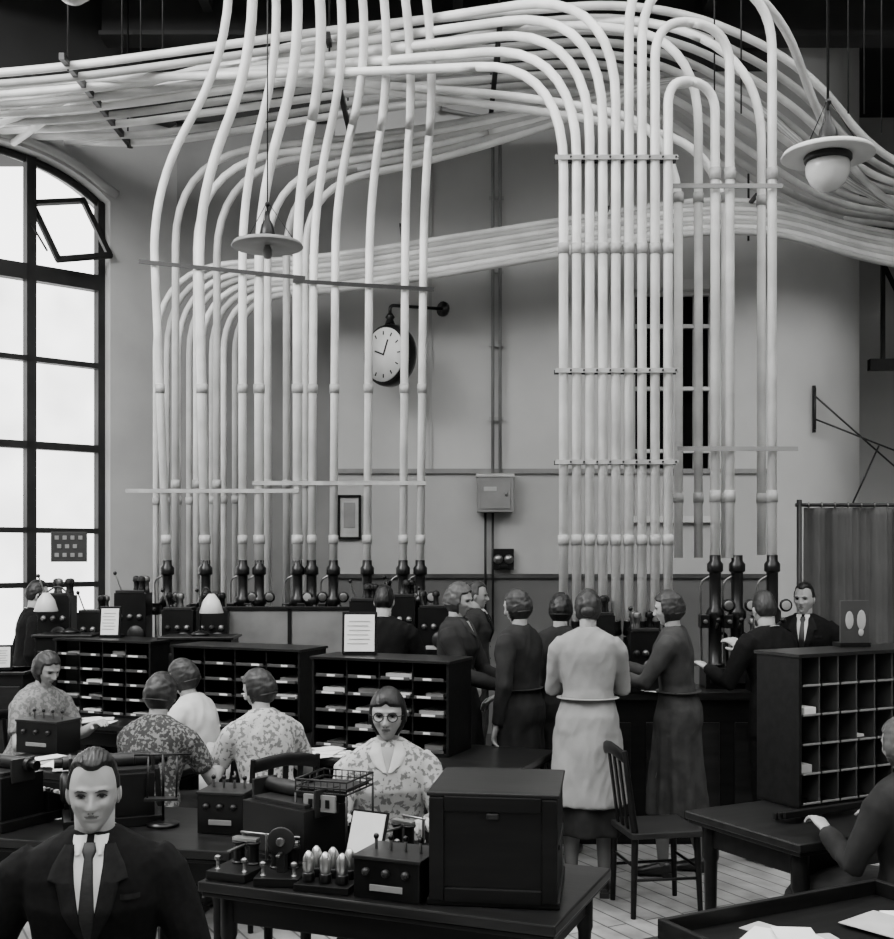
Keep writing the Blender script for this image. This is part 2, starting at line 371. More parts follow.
# ---------------------------------------------------------------- wall items
c=MB(); X=Matrix.Rotation(math.radians(90),3,'X')
c.lathe((0,0,0),[(.2,-.07),(.27,-.07),(.285,-.03),(.285,.03),(.27,.07),(.2,.07)],'black',36,X=X)
for s_ in (1,-1):
    c.lathe((0,-.074*s_,0),[(.245,-.01),(.245,.01)],'paper',36,X=X)
    for h in range(12):
        a=h*math.pi/6; c.box((.195*math.sin(a),-.087*s_,.195*math.cos(a)),(.010,.006,.035),'black',R=Matrix.Rotation(a,3,'Y'))
    c.box((.03,-.09*s_,.06),(.014,.006,.15),'black',R=Matrix.Rotation(.4,3,'Y')); c.box((-.05,-.09*s_,.02),(.014,.006,.12),'black',R=Matrix.Rotation(-1.2,3,'Y'))
c.lathe((0,0,.28),[(.05,0),(.03,.05),(.045,.07),(.02,.11)],'black',14)
c.tube(fillet([(0,0,.38),(0,.0,.46),(.25,.43,.46)],.05),.016,'black',8)
c.lathe((.25,.43,.46),[(.07,-.03),(.07,.0)],'black',14,X=X)
c.build('wall_clock',(-.52,10.5,3.72),math.radians(-42))
c=MB(); c.box((0,0,0),(.34,.14,.33),'grey'); c.box((0,-.075,0),(.28,.012,.27),'grey'); c.box((.0,-.0,.18),(.36,.16,.03),'pipe2'); c.sph((.1,-.09,0),.014,'brass',8)
c.box((-.05,-.083,.05),(.12,.005,.04),'paper2')
c.build('switch_box',(.455,10.88,2.47),bevel=.008)
c=MB()
for dx in (-.035,.035):
    c.tube(fillet([(.47+dx,10.93,2.65),(.47+dx,10.93,6.05),(.47+dx+(.55 if dx>0 else -.55),10.93,6.15)],.12),.016,'grey',8)
    c.tube([(.4+dx,10.93,2.3),(.4+dx,10.93,1.2)],.012,'iron',8)
for z in (3.2,3.9,4.6,5.3): c.box((.47,10.955,z),(.14,.02,.03),'dado')
for x in (-.09,1.03): c.sph((x,10.93,6.15),.045,'collar',10)
c.build('electrical_conduit')
c=MB(); c.box((0,0,0),(.2,.06,.2),'black')
for dx in (-.05,.05): c.lathe((dx,-.03,0),[(.045,0),(.045,.02),(.02,.04)],'brass',14,X=Matrix.Rotation(math.radians(90),3,'X'))
c.box((0,-.05,-.07),(.08,.03,.03),'wood'); c.build('wall_bell',(.535,10.93,1.86),bevel=.004)
c=MB()
for dx in (-.1,.1): c.box((dx,0,0),(.025,.03,.42),'black')
for dz in (-.2,.2): c.box((0,0,dz),(.22,.03,.025),'black')
c.box((0,.005,0),(.19,.01,.39),'paper2'); c.box((0,-.003,.02),(.11,.008,.24),'grey')
c.build('picture_frame',(-.93,10.96,2.26),bevel=.003)
c=MB(); c.box((0,0,0),(.3,.02,.26),'sign')
for r_ in range(3):
    for k in range(4-r_%2): c.box((-.1+.065*k+.02*(r_%2),-.013,.08-.075*r_),(.035,.006,.035),'grey')
c.build('notice_board',(-3.27,9.95,1.97),math.radians(12),bevel=.003)
c=MB()
c.cyl((3.52,11.0,3.5),(3.52,11.0,3.1),.012,'iron'); c.cyl((3.52,11.0,3.42),(4.6,11.2,2.55),.009,'iron'); c.cyl((3.52,11.0,3.2),(4.6,10.9,2.75),.009,'iron')
c.cyl((4.15,11.05,2.95),(3.9,11.05,2.4),.009,'iron'); c.box((3.52,11.03,3.3),(.03,.02,.45),'iron')
c.build('wall_strut_bracket')
c=MB(); vs=[];fs=[];N=110
for i in range(N+1):
    x=2.72+1.9*i/N
    for j,z in enumerate((.05,.6,1.2,1.8,2.2,2.26)):
        y=8.75+.05*math.sin(i*.55+math.sin(i*.13)*2)*(1.15-.3*z/2.2)+.02*math.sin(i*1.7+z); vs.append((x,y,z))
for i in range(N):
    for j in range(5): a=i*6+j; fs.append((a,a+6,a+7,a+1))
c.add(vs,fs,'curtain',True); c.cyl((2.65,8.75,2.28),(4.7,8.75,2.28),.014,'iron')
for i in range(20): c.lathe((2.75+i*.1,8.75,2.28),[(.022,-.004),(.022,.004)],'brass',10,X=Matrix.Rotation(math.pi/2,3,'Y'))
for x in (2.68,4.68): c.cyl((x,8.75,0),(x,8.75,2.32),.02,'iron')
o=c.build('curtain')
sm=o.modifiers.new('sol','SOLIDIFY'); sm.thickness=.004
# ---------------------------------------------------------------- furniture
def table(name,c,w,d,rz,h=.75,leg=.05,mt='wood2'):
    t=MB(); t.box((0,0,h-.018),(w,d,.036),mt); t.box((0,0,h-.045),(w-.02,d-.02,.02),'wood')
    for sx in (-1,1):
        for sy in (-1,1):
            x,y=sx*(w/2-.08),sy*(d/2-.08)
            t.tube([(x,y,h-.05),(x,y,h-.2),(x,y,h-.22),(x,y,.12),(x,y,0)],[leg*.62,leg*.62,leg*.5,leg*.38,leg*.45],'wood',8)
    for sy in (-1,1): t.box((0,sy*(d/2-.08),h-.1),(w-.2,.025,.11),'wood')
    for sx in (-1,1): t.box((sx*(w/2-.08),0,h-.1),(.025,d-.2,.11),'wood'); t.box((sx*(w/2-.08),0,.18),(.03,d-.2,.035),'wood')
    t.box((0,0,.18),(w-.18,.03,.035),'wood')
    return t.build(name,(c[0],c[1],0),rz,bevel=.006)
def cabinet(name,c,z,w,d,h,rows,cols,rz,pf=.7,lip=True):
    t=MB(); th=.016
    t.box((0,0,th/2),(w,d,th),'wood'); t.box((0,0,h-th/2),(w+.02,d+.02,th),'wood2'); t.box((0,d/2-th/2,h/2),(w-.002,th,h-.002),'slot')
    for s_ in (-1,1): t.box((s_*(w/2-th/2),0,h/2),(th,d,h-.002),'wood')
    ch=(h-2*th)/rows; cw=(w-2*th)/cols
    for i in range(1,rows): t.box((0,-.002,th+ch*i),(w-2*th,d-.02,.009),'wood')
    for j in range(1,cols): t.box((-w/2+th+cw*j,-.001,h/2),(.009,d-.02,h-2*th),'wood' if lip else 'trim')
    for i in range(rows):
        for j in range(cols):
            x=-w/2+th+cw*(j+.5); z0=th+ch*i+.006
            if lip: t.box((x,-d/2-.002,z0+.004),(cw*.86,.006,.018),'trim'); t.box((x+random.uniform(-.2,.2)*cw,-d/2-.006,z0+.004),(cw*random.choice((.2,.25,.4)),.003,.012),'paper')
            else: t.box((x,-d/2-.003,z0),(cw*.9,.004,.010),'grey')
            if random.random()<pf:
                hh=ch*random.uniform(.08,.3); t.box((x+random.uniform(-.08,.08)*cw,-.01-random.uniform(-.05,0.02),z0+hh/2),(cw*random.uniform(.5,.85),d*.7,hh),random.choice(('paper','paper2','paper2')),rz=random.uniform(-.05,.05))
    return t.build(name,(c[0],c[1],z),rz,bevel=.002)
def fr(c,a,u,v):
    return (c[0]+u*math.cos(a)-v*math.sin(a), c[1]+u*math.sin(a)+v*math.cos(a))
aL=math.radians(-23)
def cab_from_corner(fx,fy,w,d): return fr((fx,fy),aL,-w/2,d/2)
c3=cab_from_corner(.01,6.46,.88,.34); table('sorting_table',fr(c3,aL,.17,-.08),1.5,.8,aL,h=.76)
cabinet('pigeonhole_cabinet',c3,.762,.88,.34,.54,5,4,aL,pf=.4)
c2=cab_from_corner(-.93,7.27,.98,.34); table('sorting_table',fr(c2,aL,0,-.1),1.35,.8,aL,h=.76)
cabinet('pigeonhole_cabinet',c2,.762,.98,.34,.54,5,4,aL,pf=.4)
c1=cab_from_corner(-2.05,7.95,.84,.34); table('sorting_table',fr(c1,aL,-.1,-.1),1.2,.8,aL,h=.76)
cabinet('pigeonhole_cabinet',c1,.762,.84,.34,.54,5,4,aL,pf=.4)
tA=(-1.95,6.35); table('sorting_table',tA,1.15,.62,aL)
aB=math.radians(-12); tB=(-1.5,4.95); table('instrument_table',tB,1.5,.7,aB)
a1=math.radians(-22); T1=fr((-.88,4.05),a1,.655,.36); table('instrument_table',T1,1.31,.72,a1)
aR=math.radians(28); TR=fr((1.4,4.56),aR,.95,.35); table('instrument_table',TR,1.9,.7,aR,leg=.06)
cR=fr((1.59,5.18),aR,.55,.14); cabinet('pigeonhole_cabinet',cR,.752,1.1,.27,.70,5,9,aR,pf=.12,lip=False)
TF=fr((.58,3.45),aR,.5,-.42); table('instrument_table',TF,1.0,.84,aR)
t=MB()
for u,v,w,d in ((0,.38,.9,.02),(0,-.3,.9,.02),(-.45,.04,.02,.7),(.45,.04,.02,.7)): t.box((u,v,.03),(w,d,.06),'wood')
t.box((0,.04,.006),(.9,.68,.012),'wood'); t.build('document_tray',(TF[0],TF[1],.752),aR,bevel=.003)
def papers(name,c,z,n,rz,spread=.1,size=(.2,.26),m=None):
    p=MB()
    for i in range(n):
        w,h=size[0]*random.uniform(.6,1.1),size[1]*random.uniform(.6,1.1)
        p.box((random.uniform(-spread,spread),random.uniform(-spread,spread),.0015+i*.003),(w,h,.002),m or random.choice(('paper','paper','paper2')),rz=random.uniform(-.7,.7))
    p.build(name,(c[0],c[1],z),rz)
papers('loose_papers',fr(TF,aR,-.05,.14),.765,7,aR,.16,(.14,.18))
papers('loose_papers',fr(TF,aR,.28,.05),.765,4,aR,.1,(.2,.2))
papers('loose_papers',fr(tA,aL,.1,.05),.752,7,0,.22,(.16,.22))
papers('loose_papers',fr(tA,aL,-.2,-.12),.752,5,0,.12,(.16,.22))
papers('loose_papers',fr(c3,aL,-.30,-.34),.762,6,0,.1,(.16,.22))
papers('loose_papers',fr(c2,aL,-.3,-.38),.762,5,0,.1,(.16,.2))
papers('loose_papers',fr(c1,aL,.1,-.36),.762,5,0,.12,(.16,.2))
papers('loose_papers',(-1.75,5.15),.752,5,0,.14,(.16,.2))
def chair(c,rz,name='wooden_chair'):
    t=MB()
    t.box((0,0,.435),(.4,.4,.03),'leather')
    for sx in (-1,1):
        t.tube([(sx*.17,-.17,.42),(sx*.185,-.185,0)],[.02,.014],'wood',8)
        t.tube([(sx*.17,.18,0),(sx*.17,.17,.44),(sx*.175,.23,.88)],[.015,.02,.014],'wood',8)
        t.cyl((sx*.178,-.18,.2),(sx*.17,.175,.2),.009,'wood',n=6)
    t.cyl((-.178,-.18,.25),(.178,-.18,.25),.009,'wood',n=6); t.cyl((-.17,.175,.27),(.17,.175,.27),.009,'wood',n=6)
    t.tube([(-.18,.225,.84),(-.09,.24,.86),(0,.245,.87),(.09,.24,.86),(.18,.225,.84)],[(.012,.035)]*5,'wood',8,side=(0,1,0))
    for k in range(3): t.box((-.08+.08*k,.205,.65),(.03,.012,.4),'wood',R=Matrix.Rotation(-.13,3,'X'))
    return t.build(name,(c[0],c[1],0),rz,bevel=.003)
def coverbox(c,z,rz):
    t=MB(); w,d,h=.42,.44,.37
    t.box((0,0,h/2),(w,d,h),'wood'); t.box((0,0,h-.006),(w+.016,d+.016,.014),'wood2'); t.box((0,0,.012),(w+.016,d+.016,.024),'wood')
    for s_ in (-1,1):
        t.box((s_*(w/2-.025),-d/2-.005,h/2),(.05,.012,h-.03),'wood'); t.box((0,-d/2-.005,h/2+s_*(h/2-.035)),(w-.1,.012,.05),'wood')
        t.box((s_*(w/2+.002),0,h/2),(.008,d-.12,.02),'wood2')
    t.box((0,-d/2-.008,h*.8),(.04,.01,.02),'iron')
    t.build('wooden_cover_box',(c[0],c[1],z),rz,bevel=.004)
coverbox((.18,3.97),.752,math.radians(-8))
def teleprinter(c,z,rz,roll=True):
    t=MB()
    t.box((0,.02,.02),(.4,.42,.04),'wood')
    t.add([(-.19,-.18,.04),(.19,-.18,.04),(.19,-.02,.04),(-.19,-.02,.04),(-.19,-.18,.07),(.19,-.18,.07),(.19,-.02,.13),(-.19,-.02,.13)],[(0,1,5,4),(4,5,6,7),(1,2,6,5),(3,0,4,7),(2,3,7,6)],'black')
    for r_ in range(4):
        for k in range(11):
            x=-.165+.033*k+(.008 if r_%2 else 0); y=-.16+.038*r_; zz=.082+.0143*r_
            t.cyl((x,y,zz-.01),(x,y,zz+.012),.011,'paper2' if (k+r_)%3 else 'black',n=8)
    t.box((0,.1,.13),(.34,.22,.18),'black'); t.box((0,.1,.225),(.28,.16,.02),'iron')
    t.tube([(-.2,.08,.26),(.2,.08,.26)],.03,'iron',14)
    for s_ in (-1,1): t.cyl((s_*.2,.08,.26),(s_*.235,.08,.26),.022,'black',n=14); t.box((s_*.17,.1,.24),(.012,.12,.1),'iron')
    if roll: t.tube([(-.11,.16,.31),(.11,.16,.31)],.045,'paper',16); t.box((0,.07,.31),(.2,.003,.1),'paper',R=Matrix.Rotation(-.3,3,'X'))
    for k in range(7): t.cyl((-.12+.04*k,.0,.16),(-.12+.04*k,.02,.24),.004,'steel',n=6)
    t.lathe((.17,.1,.16),[(.06,0),(.065,.01),(.065,.03),(.05,.04)],'iron',18,X=Matrix.Rotation(math.pi/2,3,'Y'))
    t.box((-.1,-.012,.15),(.08,.006,.03),'brass')
    t.build('teleprinter',(c[0],c[1],z),rz,bevel=.004)
def relay(c,z,rz,k=0):
    t=MB(); t.box((0,0,.015),(.16,.22,.03),'wood')
    for s_ in (-1,1):
        t.lathe((s_*.03,.03,.03),[(.026,0),(.026,.006),(.02,.008),(.02,.07),(.026,.072),(.026,.08)],'black',14)
        t.lathe((s_*.055,-.07,.03),[(.012,0),(.006,.005),(.006,.03),(.012,.034),(.012,.045),(.004,.05)],'brass',10)
        t.cyl((s_*.05,.09,.03),(s_*.05,.09,.13),.006,'brass',n=8)
    t.box((0,.03,.118),(.1,.03,.014),'steel'); t.cyl((-.06,.09,.125),(.06,.09,.125),.005,'brass',n=8); t.box((0,-.02,.1),(.014,.13,.008),'brass')
    if k:
        t.lathe((.0,-.03,.14),[(.045,-.006),(.05,-.004),(.05,.004),(.045,.006)],'iron',24,X=Matrix.Rotation(math.pi/2,3,'X'))
        t.box((0,-.01,.08),(.03,.05,.1),'iron'); t.lathe((0,-.04,.14),[(.015,-.01),(.015,.01)],'brass',16,X=Matrix.Rotation(math.pi/2,3,'X'))
    t.build('telegraph_relay',(c[0],c[1],z),rz,bevel=.002)
def valves(c,z,rz):
    t=MB(); t.box((0,0,.012),(.2,.16,.024),'wood')
    for i in range(3):
        for j in range(2):
            x=-.062+.062*i; y=-.035+.07*j
            t.lathe((x,y,.024),[(.02,0),(.022,.004),(.022,.03),(.018,.034)],'black',14)
            t.lathe((x,y,.055),[(.016,0),(.02,.015),(.02,.05),(.013,.066),(.005,.075)],'steel',14)
    t.build('thermionic_valve_set',(c[0],c[1],z),rz,bevel=.002)
def switchcase(c,z,rz,w=.2,h=.16,d=.2):
    t=MB(); t.box((0,0,h/2),(w,d,h),'black'); t.box((0,0,h+.006),(w+.01,d+.01,.012),'iron')
    for i in range(3): t.lathe((-w*.3+w*.3*i,-d/2,h*.7),[(.014,0),(.014,.012),(.006,.02)],'iron',12,X=Matrix.Rotation(math.pi/2,3,'X'))
    for i in range(4): t.cyl((-w*.35+w*.23*i,0,h+.01),(-w*.35+w*.23*i,0,h+.05),.006,'brass',n=8); t.sph((-w*.35+w*.23*i,0,h+.055),.011,'black',8)
    t.box((0,-d/2-.003,h*.3),(w*.5,.004,.022),'grey')
    t.build('relay_case',(c[0],c[1],z),rz,bevel=.004)
teleprinter(fr(T1,a1,-.45,.12),.752,a1+math.pi*.9,False)
relay(fr(T1,a1,-.39,-.22),.752,a1+.3,1); relay(fr(T1,a1,-.56,-.22),.752,a1,0)
relay(fr(T1,a1,-.15,.24),.752,a1-.3,0)
valves(fr(T1,a1,-.19,-.25),.752,a1+.1)
switchcase(fr(T1,a1,.06,-.22),.752,a1,.24,.13,.2)
t=MB(); t.lathe((0,0,0),[(.06,0),(.06,.012),(.02,.02)],'black',16); t.cyl((0,0,.01),(0,0,.12),.006,'black',n=8)
R_=Matrix.Rotation(-.35,3,'X'); t.box((0,-.01,.15),(.15,.008,.16),'black',R=R_); t.box((0,-.016,.152),(.135,.004,.145),'paper',R=R_)
t.build('copy_holder',(*fr(T1,a1,-.13,-.06),.752),a1-.1)
def basket(c,z,rz,w=.34,h=.17,legs=0):
    t=MB(); d=.22
    for zz in (0.005,h/2,h):
        t.tube([(-w/2,-d/2,zz),(w/2,-d/2,zz),(w/2,d/2,zz),(-w/2,d/2,zz),(-w/2,-d/2,zz)],.004,'iron',6)
    for i in range(9):
        x=-w/2+w*i/8
        for y in (-d/2,d/2): t.cyl((x,y,0),(x,y,h),.0025,'iron',n=5)
        t.cyl((x,-d/2,.005),(x,d/2,.005),.0025,'iron',n=5)
    for i in range(5):
        y=-d/2+d*i/4
        for x in (-w/2,w/2): t.cyl((x,y,0),(x,y,h),.0025,'iron',n=5)
    t.box((0,0,.012),(w*.9,d*.9,.008),'iron')
    t.box((-.0,-d/2-.008,-.03),(.13,.012,.06),'grey')
    for k in range(3): t.box((-.035+.035*k,-d/2-.016,-.03),(.016,.003,.03),'black')
    for x in (-w/2,w/2):
        for y in (-d/2,d/2): t.cyl((x,y,-legs),(x,y,0),.005,'iron',n=6)
    t.build('wire_basket',(c[0],c[1],z),rz)
basket(fr(T1,a1,-.33,.06),.752+.27,a1,.21,.05,legs=.27)
teleprinter(fr(tB,aB,-.4,.0),.752,math.radians(150),False); teleprinter(fr(tB,aB,-.0,.1),.752,math.radians(-160),False)
switchcase(fr(tB,aB,.6,.0),.752,-.2)
t=MB(); t.lathe((0,0,0),[(.07,0),(.07,.01),(.02,.02)],'black',16); t.cyl((0,0,0),(0,0,.3),.006,'black',n=8); t.cyl((-.12,0,.3),(.12,0,.3),.005,'black',n=8)
for s_ in (-1,1): t.cyl((s_*.12,0,.3),(s_*.12,0,.26),.004,'black',n=6); t.cyl((s_*.06,0,.3),(s_*.06,-.04,.12),.004,'black',n=6)
t.box((0,-.04,.12),(.14,.05,.01),'iron'); t.build('copy_stand',(*fr(tB,aB,.3,.0),.752),.1)
switchcase(fr(tA,aL,-.5,.2),.752,aL,.3,.18,.2)
t=MB()
for k in range(3): t.box((0,-.03*k,.02+.008*k),(1.5,.02,.03),'wood')
t.build('ticket_rail',(*fr(TR,aR,.0,-.0),.752),aR,bevel=.003)
t=MB(); t.box((0,0,.115),(.15,.012,.22),'trim'); t.box((0,.03,.01),(.16,.08,.02),'wood')
t.sph((-.03,-.008,.13),(.022,.003,.045),'paper2',12); t.sph((.032,-.008,.13),(.024,.003,.05),'paper2',12); t.sph((.03,-.008,.07),(.015,.003,.02),'paper2',10)
t.build('display_card',(*fr(cR,aR,.0,.05),1.453),aR-.35,bevel=.002)
# ---------------------------------------------------------------- back benches and tube terminals
def bench(name,c,w,d,h,rz=0):
    t=MB(); t.box((0,0,h-.025),(w,d,.05),'wood2'); t.box((0,-d/2+.05,h/2),(w-.06,.03,h-.05),'wood'); t.box((0,d/2-.05,h/2),(w-.06,.03,h-.05),'wood')
    for s_ in (-1,1): t.box((s_*(w/2-.04),0,h/2-.025),(.04,d-.06,h-.05),'wood')
    k=int(w/.5)
    for i in range(k): t.box((-w/2+w*(i+.5)/k,-d/2+.03,h*.5),(w/k-.1,.012,h*.6),'wood2')
    t.box((0,-d/2+.04,.06),(w-.04,.04,.12),'wood')
    t.build(name,(c[0],c[1],0),rz,bevel=.004)
bench('terminal_bench',(-1.55,9.0),3.15,.6,1.1)
bench('terminal_bench',(1.55,7.78),1.75,.5,1.0)
def terminal(x,y,z,h,seed):
    r=random.Random(seed); t=MB()
    t.box((0,0,.07),(.17,.26,.14),'black'); t.box((0,-.14,.08),(.11,.02,.08),'iron')
    H_=h
    t.lathe((0,0,.14),[(.055,0),(.06,.015),(.045,.03),(.045,H_*.35),(.06,H_*.37),(.06,H_*.42),(.04,H_*.45),(.04,H_-.26),(.055,H_-.25),(.055,H_-.2),(.038,H_-.18),(.038,H_-.14)],'black',14)
    t.lathe((0,0,H_*.55),[(.056,0),(.056,.03)],'steel',14)
    a=r.uniform(-.6,.6)
    t.cyl((0,-.04,H_*.45),(a*.2,-.17,H_*.45+.06),.008,'steel',n=8); t.sph((a*.2,-.17,H_*.45+.06),.02,'black',10)
    t.lathe((.085,-.03,H_*.62),[(.04,-.012),(.045,0),(.04,.012)],'black',14,X=Matrix.Rotation(math.pi/2,3,'X'))
    t.lathe((.085,-.045,H_*.62),[(.032,-.003),(.032,.003)],'grey' if r.random()<.5 else 'brass',14,X=Matrix.Rotation(math.pi/2,3,'X'))
    t.box((-.08,-.02,H_*.5),(.06,.1,.09),'black'); t.cyl((-.08,-.07,H_*.5),(-.08,-.1,H_*.5),.014,'brass',n=10)
    t.tube(fillet([(.0,.04,H_*.4),(.09,.08,H_*.4),(.1,.08,.1)],.03),.012,'iron',8)
    if r.random()<.6: t.tube(fillet([(-.09,0,.14),(-.1,0,H_*.8),(-.02,0,H_*.85)],.05),.008,'brass',6)
    t.build('tube_terminal',(x,y,z),r.uniform(-.1,.1),bevel=.003)
for k,x in enumerate(lx): terminal(x,9.0,1.1,.76,k)
for k,x in enumerate((1.83,1.98,2.22)): terminal(x,7.85,1.0,.9,40+k)
def sender(x,y,z,rz,seed,w=.24):
    r=random.Random(seed); t=MB(); h=r.uniform(.34,.52)
    t.box((0,0,h/2),(w,.2,h),'black'); t.box((0,-.02,h+.01),(w*.9,.17,.02),'iron')
    for i in range(3): t.lathe((-w*.3+w*.3*i,-.1,h*.65),[(.022,0),(.022,.01),(.01,.025)],r.choice(('brass','steel','iron')),12,X=Matrix.Rotation(math.pi/2,3,'X'))
    for i in range(r.randint(3,5)):
        px=r.uniform(-w*.4,w*.4); t.lathe((px,r.uniform(-.05,.05),h+.02),[(.025,0),(.02,.02),(.02,.06),(.03,.07),(.026,.1),(.008,.11)],r.choice(('iron','black','brass')),12)
    t.lathe((w*.2,-.11,h*.4),[(.06,0),(.065,.01),(.05,.02),(.015,.03)],'iron',16,X=Matrix.Rotation(math.pi/2,3,'X'))
    t.cyl((-w*.3,-.05,h),(-w*.3-.04,-.1,h+.15),.006,'steel',n=6); t.sph((-w*.3-.04,-.1,h+.15),.016,'black',8)
    t.box((0,-.103,h*.25),(w*.5,.004,.03),'paper2' if r.random()<.3 else 'brass')
    t.build('message_sender',(x,y,z),rz,bevel=.004)
for k,x in enumerate((-2.98,-2.68,-2.4,-2.04,-1.78,-.62,-.36,-.1)): sender(x,8.8,1.1,0,k)
for k,x in enumerate((1.0,1.3,2.1)): sender(x,7.62,1.0,0,70+k,.2)
t=MB(); t.box((0,0,.14),(.86,.14,.28),'black'); t.box((0,-.072,.2),(.82,.01,.06),'iron')
for i in range(9):
    t.lathe((-.35+.0875*i,0,.28),[(.032,0),(.036,.01),(.034,.07)],'iron',12); t.lathe((-.35+.0875*i,-.08,.1),[(.02,0),(.02,.015)],'brass',10,X=Matrix.Rotation(math.pi/2,3,'X'))
t.build('valve_manifold',(1.13,7.72,1.0),0,bevel=.004)
papers('loose_papers',(1.35,7.58),1.002,5,0,.05,(.14,.14))
t=MB(); t.box((0,0,.19),(1.0,.02,.38),'panel')
for dx in (-.5,0,.5): t.box((dx,0,.19),(.03,.04,.40),'wood')
t.box((0,0,.39),(1.04,.04,.03),'wood'); t.box((0,0,.01),(1.04,.1,.02),'wood')
t.build('counter_screen',(-1.2,8.78,1.102),0,bevel=.003)
def desklamp(x,y,z,rz,h=.35,reach=.0):
    t=MB(); t.lathe((0,0,0),[(.07,0),(.07,.015),(.03,.03),(.012,.04)],'black',18)
    t.tube(fillet([(0,0,.02),(0,0,h),(reach*.5,0,h+.08),(reach,0,h+.02)],.08),.007,'iron',8)
    t.lathe((reach,0,h-.12),[(.085,0),(.088,.004),(.06,.09),(.03,.13),(.02,.14)],'opal',20)
    t.build('desk_lamp',(x,y,z),rz)
desklamp(-1.78,8.3,1.32,0,.28,.08)
desklamp(-2.80,8.55,1.32,math.pi,.28,.18)
def cardstand(x,y,z,w,h,rz):
    t=MB(); R_=Matrix.Rotation(-.12,3,'X')
    t.box((0,0,h/2+.02),(w+.03,.012,h+.03),'black',R=R_); t.box((0,-.009,h/2+.02),(w,.006,h),'paper',R=R_)
    for k in range(6): t.box((-.01*(k%2),-.0135+.12*(h*.32-k*h*.12),h/2+.02+h*.32-k*h*.12),(w*.7,.002,.006),'paper2',R=R_)
    t.box((0,.03,.01),(w+.02,.1,.02),'wood'); t.build('notice_card_stand',(x,y,z),rz,bevel=.002)
cardstand(*fr(c3,aL,-.22,.02)[:2],1.303,.18,.22,aL+.35)
cardstand(*fr(c1,aL,-.08,.02)[:2],1.303,.13,.19,aL+.3)
cardstand(-3.1,8.0,1.1,.12,.14,.2)
def cupboard(x,y,w,d,h):
    t=MB(); t.box((0,0,h/2),(w,d,h),'wood'); t.box((0,0,h-.01),(w+.04,d+.04,.02),'wood2')
    for s_ in(-1,1): t.box((s_*w*.24,-d/2-.005,h*.53),(w*.42,.012,h*.76),'wood2'); t.sph((s_*.03,-d/2-.018,h*.57),.012,'brass',8)
    t.build('narrow_cupboard',(x,y,0),0,bevel=.004)
cupboard(-1.78,8.3,.5,.3,1.32); cupboard(-3.1,8.05,.4,.36,1.1); cupboard(-2.80,8.50,.4,.26,1.32)
# ---------------------------------------------------------------- people
def remesh(mb,vox,it=3,wr=.0):
    me=mb.mesh('tmp'); o=D.objects.new('tmp',me); SC.collection.objects.link(o)
    r=o.modifiers.new('r','REMESH'); r.mode='VOXEL'; r.voxel_size=vox
    s_=o.modifiers.new('s','SMOOTH'); s_.iterations=it; s_.factor=.5
    dg=bpy.context.evaluated_depsgraph_get(); ev=o.evaluated_get(dg); m2=ev.to_mesh()
    N=[v.normal.copy() for v in m2.vertices]; vs=[v.co.copy() for v in m2.vertices]; fs=[tuple(p.vertices) for p in m2.polygons]
    ev.to_mesh_clear(); D.objects.remove(o); D.meshes.remove(me)
    if wr:
        for i,p in enumerate(vs):
            q=V(p.x*9,p.y*9,p.z*5); w=noise.noise(q)*.6+ (1-abs(noise.noise(V(p.x*14+3,p.y*14,p.z*9+p.x*8)))*2)*.45
            vs[i]=p+N[i]*w*wr
    return vs,fs
def handmesh():
    h=MB()
    h.tube([(0,0,-.035),(0,0,0),(0,0,.03),(.0,0,.06),(0,0,.085)],[(.023,.018),(.026,.017),(.037,.015),(.041,.014),(.038,.011)],'hand',14,side=(1,0,0))
    for x,l,z0,cl in ((.028,.072,.08,.35),(.0095,.08,.084,.4),(-.0095,.074,.082,.45),(-.028,.06,.076,.5)):
        p=V(x,0,z0-.02); pts=[p]; a=0; pts.append(V(x,0,z0))
        for s_,f in ((.45,1),(.3,1.1),(.25,.8)):
            a+=cl*f; pts.append(pts[-1]+V(x*.15*s_,-math.sin(a),math.cos(a))*l*s_)
        h.tube(pts,[.0095,.0095,.0088,.008,.0065],'hand',8,side=(1,0,0)); h.sph(pts[-1],.0066,'hand',8)
    pts=[V(.018,-.004,.015),V(.038,-.012,.035),V(.053,-.02,.058),V(.058,-.028,.082)]
    h.tube(pts,[.014,.0125,.0105,.0085],'hand',8); h.sph(pts[-1],.0086,'hand',8)
    return remesh(h,.0036,2)
HAND=handmesh()
def ss(a): a=max(0,min(1,a)); return a*a*(3-2*a)
def G(a,s_): return math.exp(-(a/s_)**2)
def headshape(d,male):
    x,y,z=(.069 if male else .0705)*d.x,.094*d.y,(.122 if male else .115)*d.z
    t=max(0,-d.z)
    x*=1-(.25 if male else .30)*t**1.6-(0 if male else .05*t)
    if d.y>0: y*=1-.42*ss(t*1.3)
    else: y*=1-.06*t
    if d.z>0: x*=1+.03*math.sin(math.pi*d.z)
    if y<-.07: y=-.07-(y+.07)*-.62
    if y<0:
        ax=abs(x)
        fz=0
        if -.048<z<.02: u=(.02-z)/.055; fz=ss(u) if z>-.035 else ss((z+.048)/.013)*1
        y-=.025*fz*G(x,.0095+.003*(fz>.8)); y-=.006*G(ax-.011,.006)*G(z+.036,.008)
        y+=.013*G(ax-.030,.015)*G(z+.001,.012)
        y-=.008*G(z-.019,.008)*G(ax-.028,.024); y-=.006*G(ax-.042,.016)*G(z+.026,.016)
        y+=.006*G(ax-.044,.014)*G(z+.062,.022)
        y+=.004*G(ax-.024,.006)*G(z+.048,.012)
        y-=.0065*G(z+.054,.005)*G(x,.019); y-=.006*G(z+.066,.005)*G(x,.017); y+=.004*G(z+.0595,.0022)*G(x,.024)
        y+=.004*G(z+.077,.006)*G(x,.02); y-=.010*G(z+.098,.014)*G(x,.022 if male else .015)
    return V(x,y,z)
